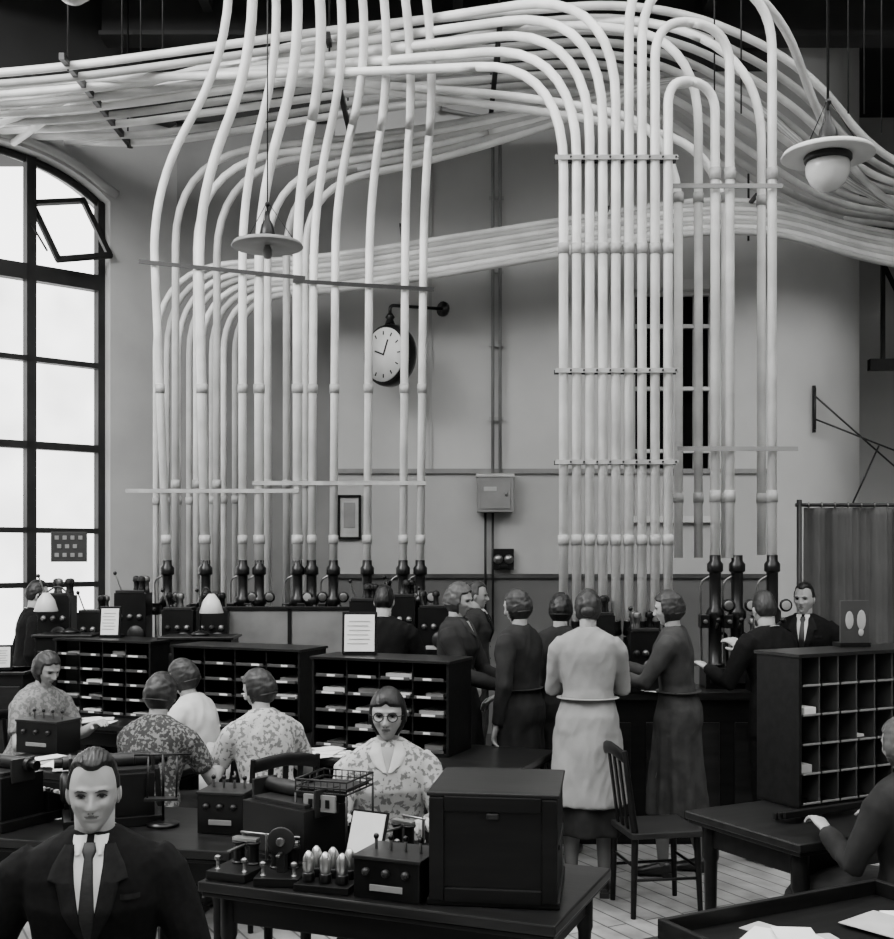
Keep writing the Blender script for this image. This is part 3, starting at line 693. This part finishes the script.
def sgrid(n,m_):
    vs=[V(0,0,-1)];fs=[]
    for i in range(1,m_):
        a=math.pi*i/m_
        for k in range(n): t=2*math.pi*k/n; vs.append(V(math.sin(a)*math.cos(t),math.sin(a)*math.sin(t),-math.cos(a)))
    vs.append(V(0,0,1)); e=len(vs)-1
    for k in range(n):
        k2=(k+1)%n; fs.append((0,1+k2,1+k)); fs.append((e,1+(m_-2)*n+k,1+(m_-2)*n+k2))
        for i in range(m_-2): fs.append((1+i*n+k,1+i*n+k2,1+(i+1)*n+k2,1+(i+1)*n+k))
    return vs,fs
DIRS,DF=sgrid(110,84)
def head(mb,X,male,hair,style,glasses=False):
    sk=[headshape(d,male) for d in DIRS]
    fl=[];fo=[]
    for f in DF:
        c=sum((sk[i] for i in f),V(0,0,0))/len(f)
        islip=c.y<-.05 and ((abs(c.x)/.020)**2+((c.z+.060)/(.0055 if male else .0075))**2)<1
        (fl if islip else fo).append(f)
    mb.add(sk,fo,'skin',True,X); mb.add(sk,fl,'lip',True,X)
    for s_ in (-1,1):
        e=MB(); e.sph((s_*.069,.008,-.008),(.009,.018,.031),'skin',12); e.sph((s_*.076,.004,-.006),(.005,.012,.022),'skin',10)
        mb.add(e.v,e.f,'skin',True,X)
        e=MB(); e.sph((s_*.0295,-.0642,.0),(.0116,.0110,.0056),'eye',14); mb.add(e.v,e.f,'eye',True,X)
        e=MB(); e.sph((s_*.0295,-.0732,.0005),(.0058,.0030,.0052),'iris',12); mb.add(e.v,e.f,'iris',True,X)
        e=MB(); e.tube([(s_*.016,-.078,.0020),(s_*.025,-.0804,.0066),(s_*.034,-.0777,.0062),(s_*.044,-.070,.0008)],[.0016,.0028,.0028,.0014],'hairD',6); mb.add(e.v,e.f,'iris',True,X)
        e=MB(); e.tube([(s_*.011,-.0845,.0135),(s_*.024,-.086,.0185),(s_*.036,-.082,.0185),(s_*.047,-.072,.0125)],[.0022,(.0036 if male else .0022),(.003 if male else .002),.0012],'hairD',6); mb.add(e.v,e.f,hair,True,X)
        e=MB(); e.sph((s_*.006,-.0995,-.0445),(.003,.004,.0018),'lip',8); mb.add(e.v,e.f,'iris',True,X)
    bob=style in('bob','bangs','wave'); base=.008 if male else .011
    hv=[]
    for d,p in zip(DIRS,sk):
        hl={'bangs':.040,'bob':.060,'wave':.056,'man':.072,'bun':.058}[style]
        if style=='man': hl+=.010*G(abs(p.x)-.035,.015)-.28*max(0,abs(p.x)-.045)
        elif style=='bangs': hl+=.012*G(p.x,.012)-.2*max(0,abs(p.x)-.03)
        else: hl+=-.35*max(0,abs(p.x)-.02)+.006*G(p.x+.02,.01)
        front=(p.z-hl)/.012
        if male: side=min((p.y-(-.025+ .5*max(0,-p.z)+ (.0 if p.z>0.01 else .035)))/.01,(p.z+.055)/.015)
        elif bob: side=min((p.y-(-.040+(.012 if p.z<-.02 else 0)))/.010,(p.z+.088)/.012)
        else: side=min((p.y+.03-(.03 if p.z<-.0 else 0))/.012,(p.z+.075)/.02)
        mk=ss(max(front,side)+.2)
        th=base+(.006*ss((p.z-.05)/.05) if male else 0)
        if bob: th+=.008*ss((.03-p.z)/.08)
        if style=='bangs': w=.0010*math.sin(math.atan2(d.y,d.x)*40)
        elif male: w=noise.noise(V(d.x*14,d.y*2,d.z*5))*.003
        else: w=noise.noise(V(d.x*3,d.y*3,d.z*5))*.0045+.0008*math.sin(p.z*95+6*noise.noise(d*2.2))
        if abs(p.x+.028)<.005 and p.z>.05 and p.y<.03: w-=.003
        nrm=V(d.x,d.y,d.z*.8)
        q=p+nrm*(-.006+(th+.006+w)*mk)
        if bob and p.z<-.03 and p.y>-.02: q.x=p.x*(1+.26*mk); q.z=p.z; q.y=max(q.y,p.y)+.010*mk
        hv.append(q)
    mb.add(hv,DF,hair,True,X)
    if style=='bun':
        e=MB(); e.sph((0,.088,-.035),(.042,.028,.032),hair,18); mb.add(e.v,e.f,hair,True,X)
    if glasses:
        e=MB()
        for s_ in (-1,1):
            e.tube([(s_*.031+.021*math.cos(t*math.pi/12),-.0925+.003*abs(math.cos(t*math.pi/12)),-.002+.019*math.sin(t*math.pi/12)) for t in range(25)],.0023,'black',6)
            e.tube([(s_*.052,-.089,.002),(s_*.074,-.04,.002),(s_*.082,.0,.0)],.0018,'black',6)
        e.tube([(-.011,-.095,.003),(0,-.103,.006),(.011,-.095,.003)],.002,'black',6)
        mb.add(e.v,e.f,'black',True,X)
def ik(S,W,l1,l2,pole):
    d=W-S; L=d.length
    if L>l1+l2-.005: d=d.normalized()*(l1+l2-.005); W=S+d; L=d.length
    a=(l1*l1-l2*l2+L*L)/(2*L); h=math.sqrt(max(0,l1*l1-a*a)); u=d.normalized(); p=pole-u*pole.dot(u); p.normalize()
    return S+u*a+p*h,W
def person(name,loc,rot,male=False,sit=False,cloth='dress',hair='hairB',style='wave',hr=None,hl=None,yaw=0,pitch=0,lean=0,scale=1,hem=.36,skirt=None,glasses=False,vox=.011,collar=None,short=False,z0=0,suit=False,stride=0,hs=None):
    rot=math.radians(rot); yaw=math.radians(yaw); pitch=math.radians(pitch); lean=math.radians(lean)
    P=V(0,0,.545 if sit else (.965 if male else .95)); Rl=Matrix.Rotation(lean,3,'X')
    T_=lambda p: P+Rl@Vector(p)
    sw=1.15 if male else 1.0
    c=MB()
    rings=[(-.12,.165,.115,0),(-.05,.175,.125,.01),(.02,.172,.125,.01),(.10,.148,.108,0),(.17,.134 if not male else .142,.098,0),(.25,.146,.105,0),(.33,.160,.122,-.012),(.39,.168,.112,-.006),(.435,.168,.094,0),(.468,.136,.082,.004),(.494,.086,.068,.006),(.514,.054,.054,.006)]
    if male: rings=[(z,rx*(sw if z>.2 else 1.06),ry*(1.08 if z>.1 else 1.02),y) for z,rx,ry,y in rings]
    c.tube([T_((0,y,z)) for z,rx,ry,y in rings],[(rx,ry) for z,rx,ry,y in rings],cloth,28,side=(1,0,0),power=2.35)
    l1,l2=(.29,.255) if male else (.275,.245)
    hands=[]
    skinmb=MB()
    for s_,tg in ((-1,hr),(1,hl)):
        S=T_((s_*.152*sw,.0,.422))
        if tg is None: W=S+V(s_*.06,-.03,-.50)
        else: W=Vector(tg)
        E,W=ik(S,W,l1,l2,V(s_*.45,.35,-.9))
        r=1.12 if male else 1
        dw=(W-E).normalized(); cuff=W-dw*.01
        if short:
            mid=S.lerp(E,.75); c.tube([S-V(s_*.03,0,0),S.lerp(E,.15),S.lerp(E,.5),mid],[.056,.060,.057,.055],cloth,14)
            skinmb.tube([S.lerp(E,.6),E,E.lerp(W,.35),W+dw*.005],[.038,.037,.036,.024],'hand',14)
        else:
            c.tube([S-V(s_*.03,0,.0),S.lerp(E,.15),S.lerp(E,.55),E,E.lerp(W,.4),cuff],[.060*r,.062*r,.053*r,.047*r,.043*r,.033*r],cloth,14)
        zax=dw; xax=V(-s_,-.3,0); xax=(xax-zax*xax.dot(zax)).normalized(); yax=zax.cross(xax)
        hands.append((W,Matrix((xax,yax,zax)).transposed(),s_))
    hipx=.09
    legs=[]
    for s_ in (-1,1):
        if sit: H_=P+V(s_*hipx,0,-.0); K=V(s_*.10,-.44,.535); A_=V(s_*.10,-.40,.09)
        else: H_=P+V(s_*hipx,0,-.04); K=V(s_*.09,-.03-stride*s_*.12,.50); A_=V(s_*.09,.02-stride*s_*.2,.085)
        legs.append((H_,K,A_))
    sk=MB(); sep=skirt is not None; tgt=sk if sep else c
    if male:
        tr='suit' if suit else cloth
        for H_,K,A_ in legs:
            tgt.tube([H_+V(0,0,.02),H_.lerp(K,.4),K,K.lerp(A_,.5),A_+V(0,0,.0)],[.095,.088,.068,.060,.056],tr,16)
        if not sit: c.tube([T_((0,0,.05)),P+V(0,0,-.06),P+V(0,.0,-.17)],[(.155,.115),(.185,.135),(.19,.14)],cloth,24,side=(1,0,0))
    else:
        if sit:
            tgt.tube([P+V(0,.04,.02),P+V(0,-.1,.01),P+V(0,-.3,.0),P+V(0,-.43,-.01),P+V(0,-.49,-.07),V(0,-.475,.40),V(0,-.46,hem)],[(.17,.1),(.195,.095),(.185,.085),(.18,.08),(.178,.075),(.18,.08),(.19,.09)],skirt or cloth,26,side=(1,0,0),power=2.6)
            tgt.sph(P+V(0,0.02,-.01),(.175,.13,.095),skirt or cloth,20)
        else:
            vs=[];N=64;zz=[P.z+.08,P.z-.03,P.z-.12,P.z-.28,P.z-.42,hem+.0]
            rad=[(.145,.105),(.178,.132),(.182,.138),(.185,.148),(.192,.16),(.205,.175)]
            for i,(z,(rx,ry)) in enumerate(zip(zz,rad)):
                am=.10*(i/5)
                for k in range(N):
                    t=2*math.pi*k/N; q=1+am*math.sin(9*t+math.sin(2*t)*2+z*1.5); vs.append(V(rx*q*math.cos(t),ry*q*math.sin(t)-.01,z))
            fs=[]
            for i in range(5):
                for k in range(N): k2=(k+1)%N; fs.append((i*N+k,(i+1)*N+k,(i+1)*N+k2,i*N+k2))
            fs.append(tuple(range(N))); fs.append(tuple(5*N+k for k in range(N))[::-1]); tgt.add(vs,fs,skirt or cloth,True)
            if sep: c.tube([T_((0,0,.05)),P+V(0,0,-.05),P+V(0,0,-.25),P+V(0,0,-.45)],[(.15,.11),(.184,.14),(.198,.158),(.215,.188)],cloth,28,side=(1,0,0))
    out=MB()
    vs,fs=remesh(c,vox,3,.010); bv=BVHTree.FromPolygons(vs,fs); out.add(vs,fs,cloth,True)
    if sep: v2,f2=remesh(sk,vox,2,.004); out.add(v2,f2,skirt,True)
    if skinmb.v: out.add(skinmb.v,skinmb.f,'hand',True)
    if not male and not sit:
        out.tube([V(.155*math.cos(t*math.pi/16),.118*math.sin(t*math.pi/16),P.z+.13) for t in range(33)],[(.004,.02)]*33,cloth,6,side=(0,0,1))
    for H_,K,A_ in legs:
        if not male: out.tube([H_.lerp(K,.6),K,K.lerp(A_,.3),K.lerp(A_,.6),A_+V(0,0,.01),A_+V(0,0,-.03)],[.065,.052,.052,.042,.031,.032],'stock',14)
        f=MB(); f.tube([A_+V(0,.055,-.035),A_+V(0,.02,-.03),A_+V(0,-.05,-.045),A_+V(0,-.11,-.055),A_+V(0,-.165,-.062),A_+V(0,-.185,-.066)],[(.022,.03),(.034,.045),(.037,.034),(.044,.026),(.034,.019),(.014,.01)],'shoe',16,side=(1,0,0))
        out.add(f.v,f.f,'shoe',True); out.box(A_+V(0,.03,-.07),(.05,.06,.03),'shoe')
        if not male: out.box(A_+V(0,.035,-.06),(.04,.045,.045),'shoe')
    nb=T_((0,.008,.472)); hc=T_((0,-.014,.618))
    Xh=Matrix.Translation(hc)@Matrix.Rotation(yaw,4,'Z')@Matrix.Rotation(pitch,4,'X')@Matrix.Scale(hs or (.95 if male else .925),4)
    nr=.055 if male else .047
    out.tube([T_((0,.008,.44)),nb,nb.lerp(hc+V(0,.012,-.06),.6),hc+V(0,.015,-.04)],[nr*1.25,nr*1.05,nr*.97,nr*1.0],'skin',20)
    head(out,Xh,male,hair,style,glasses)
    for W,Rm,s_ in hands:
        X=Matrix.Translation(W)@Rm.to_4x4()
        vs=[V(p.x,p.y if s_<0 else -p.y,p.z) for p in HAND[0]]; fs=HAND[1] if s_<0 else [f[::-1] for f in HAND[1]]
        out.add(vs,fs,'hand',True,X@Matrix.Scale(1.06 if male else .95,4))
    def patch(rows,m,off,nc=8,sub=6):
        pr=[]
        for i in range(len(rows)-1):
            for k in range(sub): u=k/sub; pr.append([rows[i][j]*(1-u)+rows[i+1][j]*u for j in range(3)])
        pr.append(list(rows[-1])); vs=[];last=-.1
        for z,a,b_ in pr:
            for k in range(nc+1):
                x=a+(b_-a)*k/nc; h=bv.ray_cast(V(x,-1.2,P.z+z),V(0,1,0))[0]
                if h: last=h.y
                e=off*(1 if 0<k<nc else .35); vs.append(V(x,last-e,P.z+z))
        fs=[]
        for i in range(len(pr)-1):
            for k in range(nc): a=i*(nc+1)+k; fs.append((a,a+1,a+nc+2,a+nc+1))
        out.add(vs,fs,m,True)
    if suit:
        patch([(.492,-.042,.042),(.45,-.044,.044),(.35,-.032,.032),(.27,-.012,.012),(.235,-.002,.002)],'shirt',.004)
        patch([(.494,-.017,.017),(.472,-.019,.019),(.455,-.012,.012),(.3,-.022,.022),(.235,-.010,.010)],'tie',.012)
        for s_ in (-1,1):
            patch([(.490,s_*.038,s_*.066),(.44,s_*.038,s_*.094),(.405,s_*.034,s_*.105),(.396,s_*.033,s_*.083),(.32,s_*.021,s_*.064),(.23,s_*.001,s_*.018)],'lapel',.012)
            patch([(.510,s_*.010,s_*.046),(.496,s_*.010,s_*.046),(.466,s_*.022,s_*.036)],'shirt',.012,4,3)
        out.tube([nb+V(.054*math.cos(t*math.pi/12),-.002+.055*math.sin(t*math.pi/12),.03+.014*math.sin(t*math.pi/12)) for t in range(25)],[(.003,.014)]*25,'shirt',8,side=(0,0,1))
        for z in (.19,.09): out.sph((0.012,-.115*1.08,P.z+z),(.009,.005,.009),'black',10)
        patch([(.365,.085,.135),(.350,.085,.135)],'lapel',.008,5,2)
    if collar:
        patch([(.49,-.03,.03),(.455,-.022,.022),(.40,-.004,.004)],'skin',.003)
        for s_ in (-1,1): patch([(.505,s_*.03,s_*.058),(.465,s_*.022,s_*.075),(.42,s_*.010,s_*.055),(.395,s_*.003,s_*.02)],collar,.009,6,4)
    me=out.mesh(name); o=D.objects.new(name,me); SC.collection.objects.link(o)
    o.location=(loc[0],loc[1],z0); o.rotation_euler=(0,0,rot); o.scale=(scale,)*3
    return o
def seated(loc,rot,**k):
    person('seated_man' if k.get('male') else 'seated_woman',loc,rot,sit=True,**k); chair(loc,math.radians(rot))
seated((-1.02,3.34),8,male=True,cloth='suit',hair='hairD',style='man',hr=(-.3,-.22,.62),hl=(.27,-.28,.60),suit=True,vox=.008,scale=1.05,lean=2,yaw=4,hs=.92)
seated((-.255,4.98),2,cloth='floral',hair='hairD',style='bangs',hr=(-.12,-.38,.79),hl=(.16,-.36,.79),glasses=True,vox=.008,lean=4,yaw=-6,scale=1.05,collar='blouse',skirt='dressD')
seated((-1.50,5.78),165,cloth='floral2',hr=(-.2,-.42,.78),hl=(.14,-.42,.78),lean=10,yaw=-10,pitch=12,skirt='dressD',short=True,scale=1.03)
seated((-1.40,6.75),-110,cloth='blouse',hr=(-.15,-.40,.80),hl=(.16,-.36,.80),lean=14,pitch=18,skirt='dressD',scale=1.03)
seated((-.93,6.02),-150,cloth='floral',hr=(-.2,-.36,.80),hl=(.16,-.4,.80),lean=12,yaw=40,pitch=14,skirt='dressD',short=True,scale=1.03)
seated((-2.66,7.3),60,cloth='plain',hr=(-.15,-.4,.82),hl=(.16,-.4,.80),lean=14,pitch=20,skirt='dressD',short=True,scale=1.04)
seated((1.80,4.42),-152,cloth='dressD',hair='hairL',hr=(-.2,-.3,.80),hl=(.16,-.3,.80),lean=4,pitch=4,skirt='dressD')
SW='standing_woman'; SM='standing_man'
person(SW,(.06,7.3),70,cloth='dressD',hair='hairL',hr=(-.1,-.34,1.05),hl=(.1,-.34,1.05),pitch=8,scale=1.03,collar='dress')
person(SW,(.44,7.0),-125,cloth='dressD',hr=(-.16,-.25,1.0),hl=None,pitch=8,scale=1.01)
person(SW,(.72,7.3),165,cloth='dressD',hair='hairD',hr=(-.14,-.3,1.05),hl=(.14,-.3,1.05),pitch=5,scale=.99)
person(SW,(.79,6.45),172,cloth='overall',style='bun',hr=(-.08,-.34,1.16),hl=(.08,-.32,1.14),skirt='dressD',hem=.34,pitch=14,scale=1.02,lean=4)
person(SW,(1.38,6.85),-108,cloth='dress',style='wave',hr=(-.10,-.42,1.22),hl=(.10,-.40,1.18),pitch=6,lean=4,scale=1.01,stride=.5)
person(SM,(2.03,7.1),-150,male=True,cloth='suit',hair='hairB',style='man',hr=(-.12,-.4,1.3),hl=(.25,-.35,1.2),lean=8,yaw=-20,pitch=10,suit=True,scale=.99)
person(SM,(2.58,8.3),-25,male=True,cloth='suit',hair='hairD',style='man',suit=True,scale=1.0,yaw=-10)
person(SM,(-.45,8.2),172,male=True,cloth='suit',hair='hairD',style='man',hr=(-.2,-.34,1.15),hl=(.2,-.34,1.15),suit=True,scale=.99,pitch=8)
person(SM,(.24,9.6),80,male=True,cloth='dress',hair='hairL',style='man',suit=True,scale=.985)
person(SM,(-3.36,9.2),120,male=True,cloth='suit',hair='hairD',style='man',suit=True,scale=1.0,pitch=10,lean=6)
chair((1.12,6.2),math.radians(100))
# ---------------------------------------------------------------- light
w=D.worlds.new('sky'); SC.world=w; w.use_nodes=True; bg=w.node_tree.nodes['Background']; bg.inputs[0].default_value=(1,1,.99,1); bg.inputs[1].default_value=5.0
def area(name,loc,target,sx,sy,e):
    l=D.lights.new(name,'AREA'); l.shape='RECTANGLE'; l.size=sx; l.size_y=sy; l.energy=e; o=D.objects.new(name,l); SC.collection.objects.link(o); o.location=loc
    o.rotation_euler=(Vector(target)-Vector(loc)).to_track_quat('-Z','Y').to_euler()
area('back_wall_fill',(-4.8,4.4,7.0),(1.0,10,3.5),3.5,2.5,680)  # added fill lamp below the skylight opening, brightens the back wall from the left
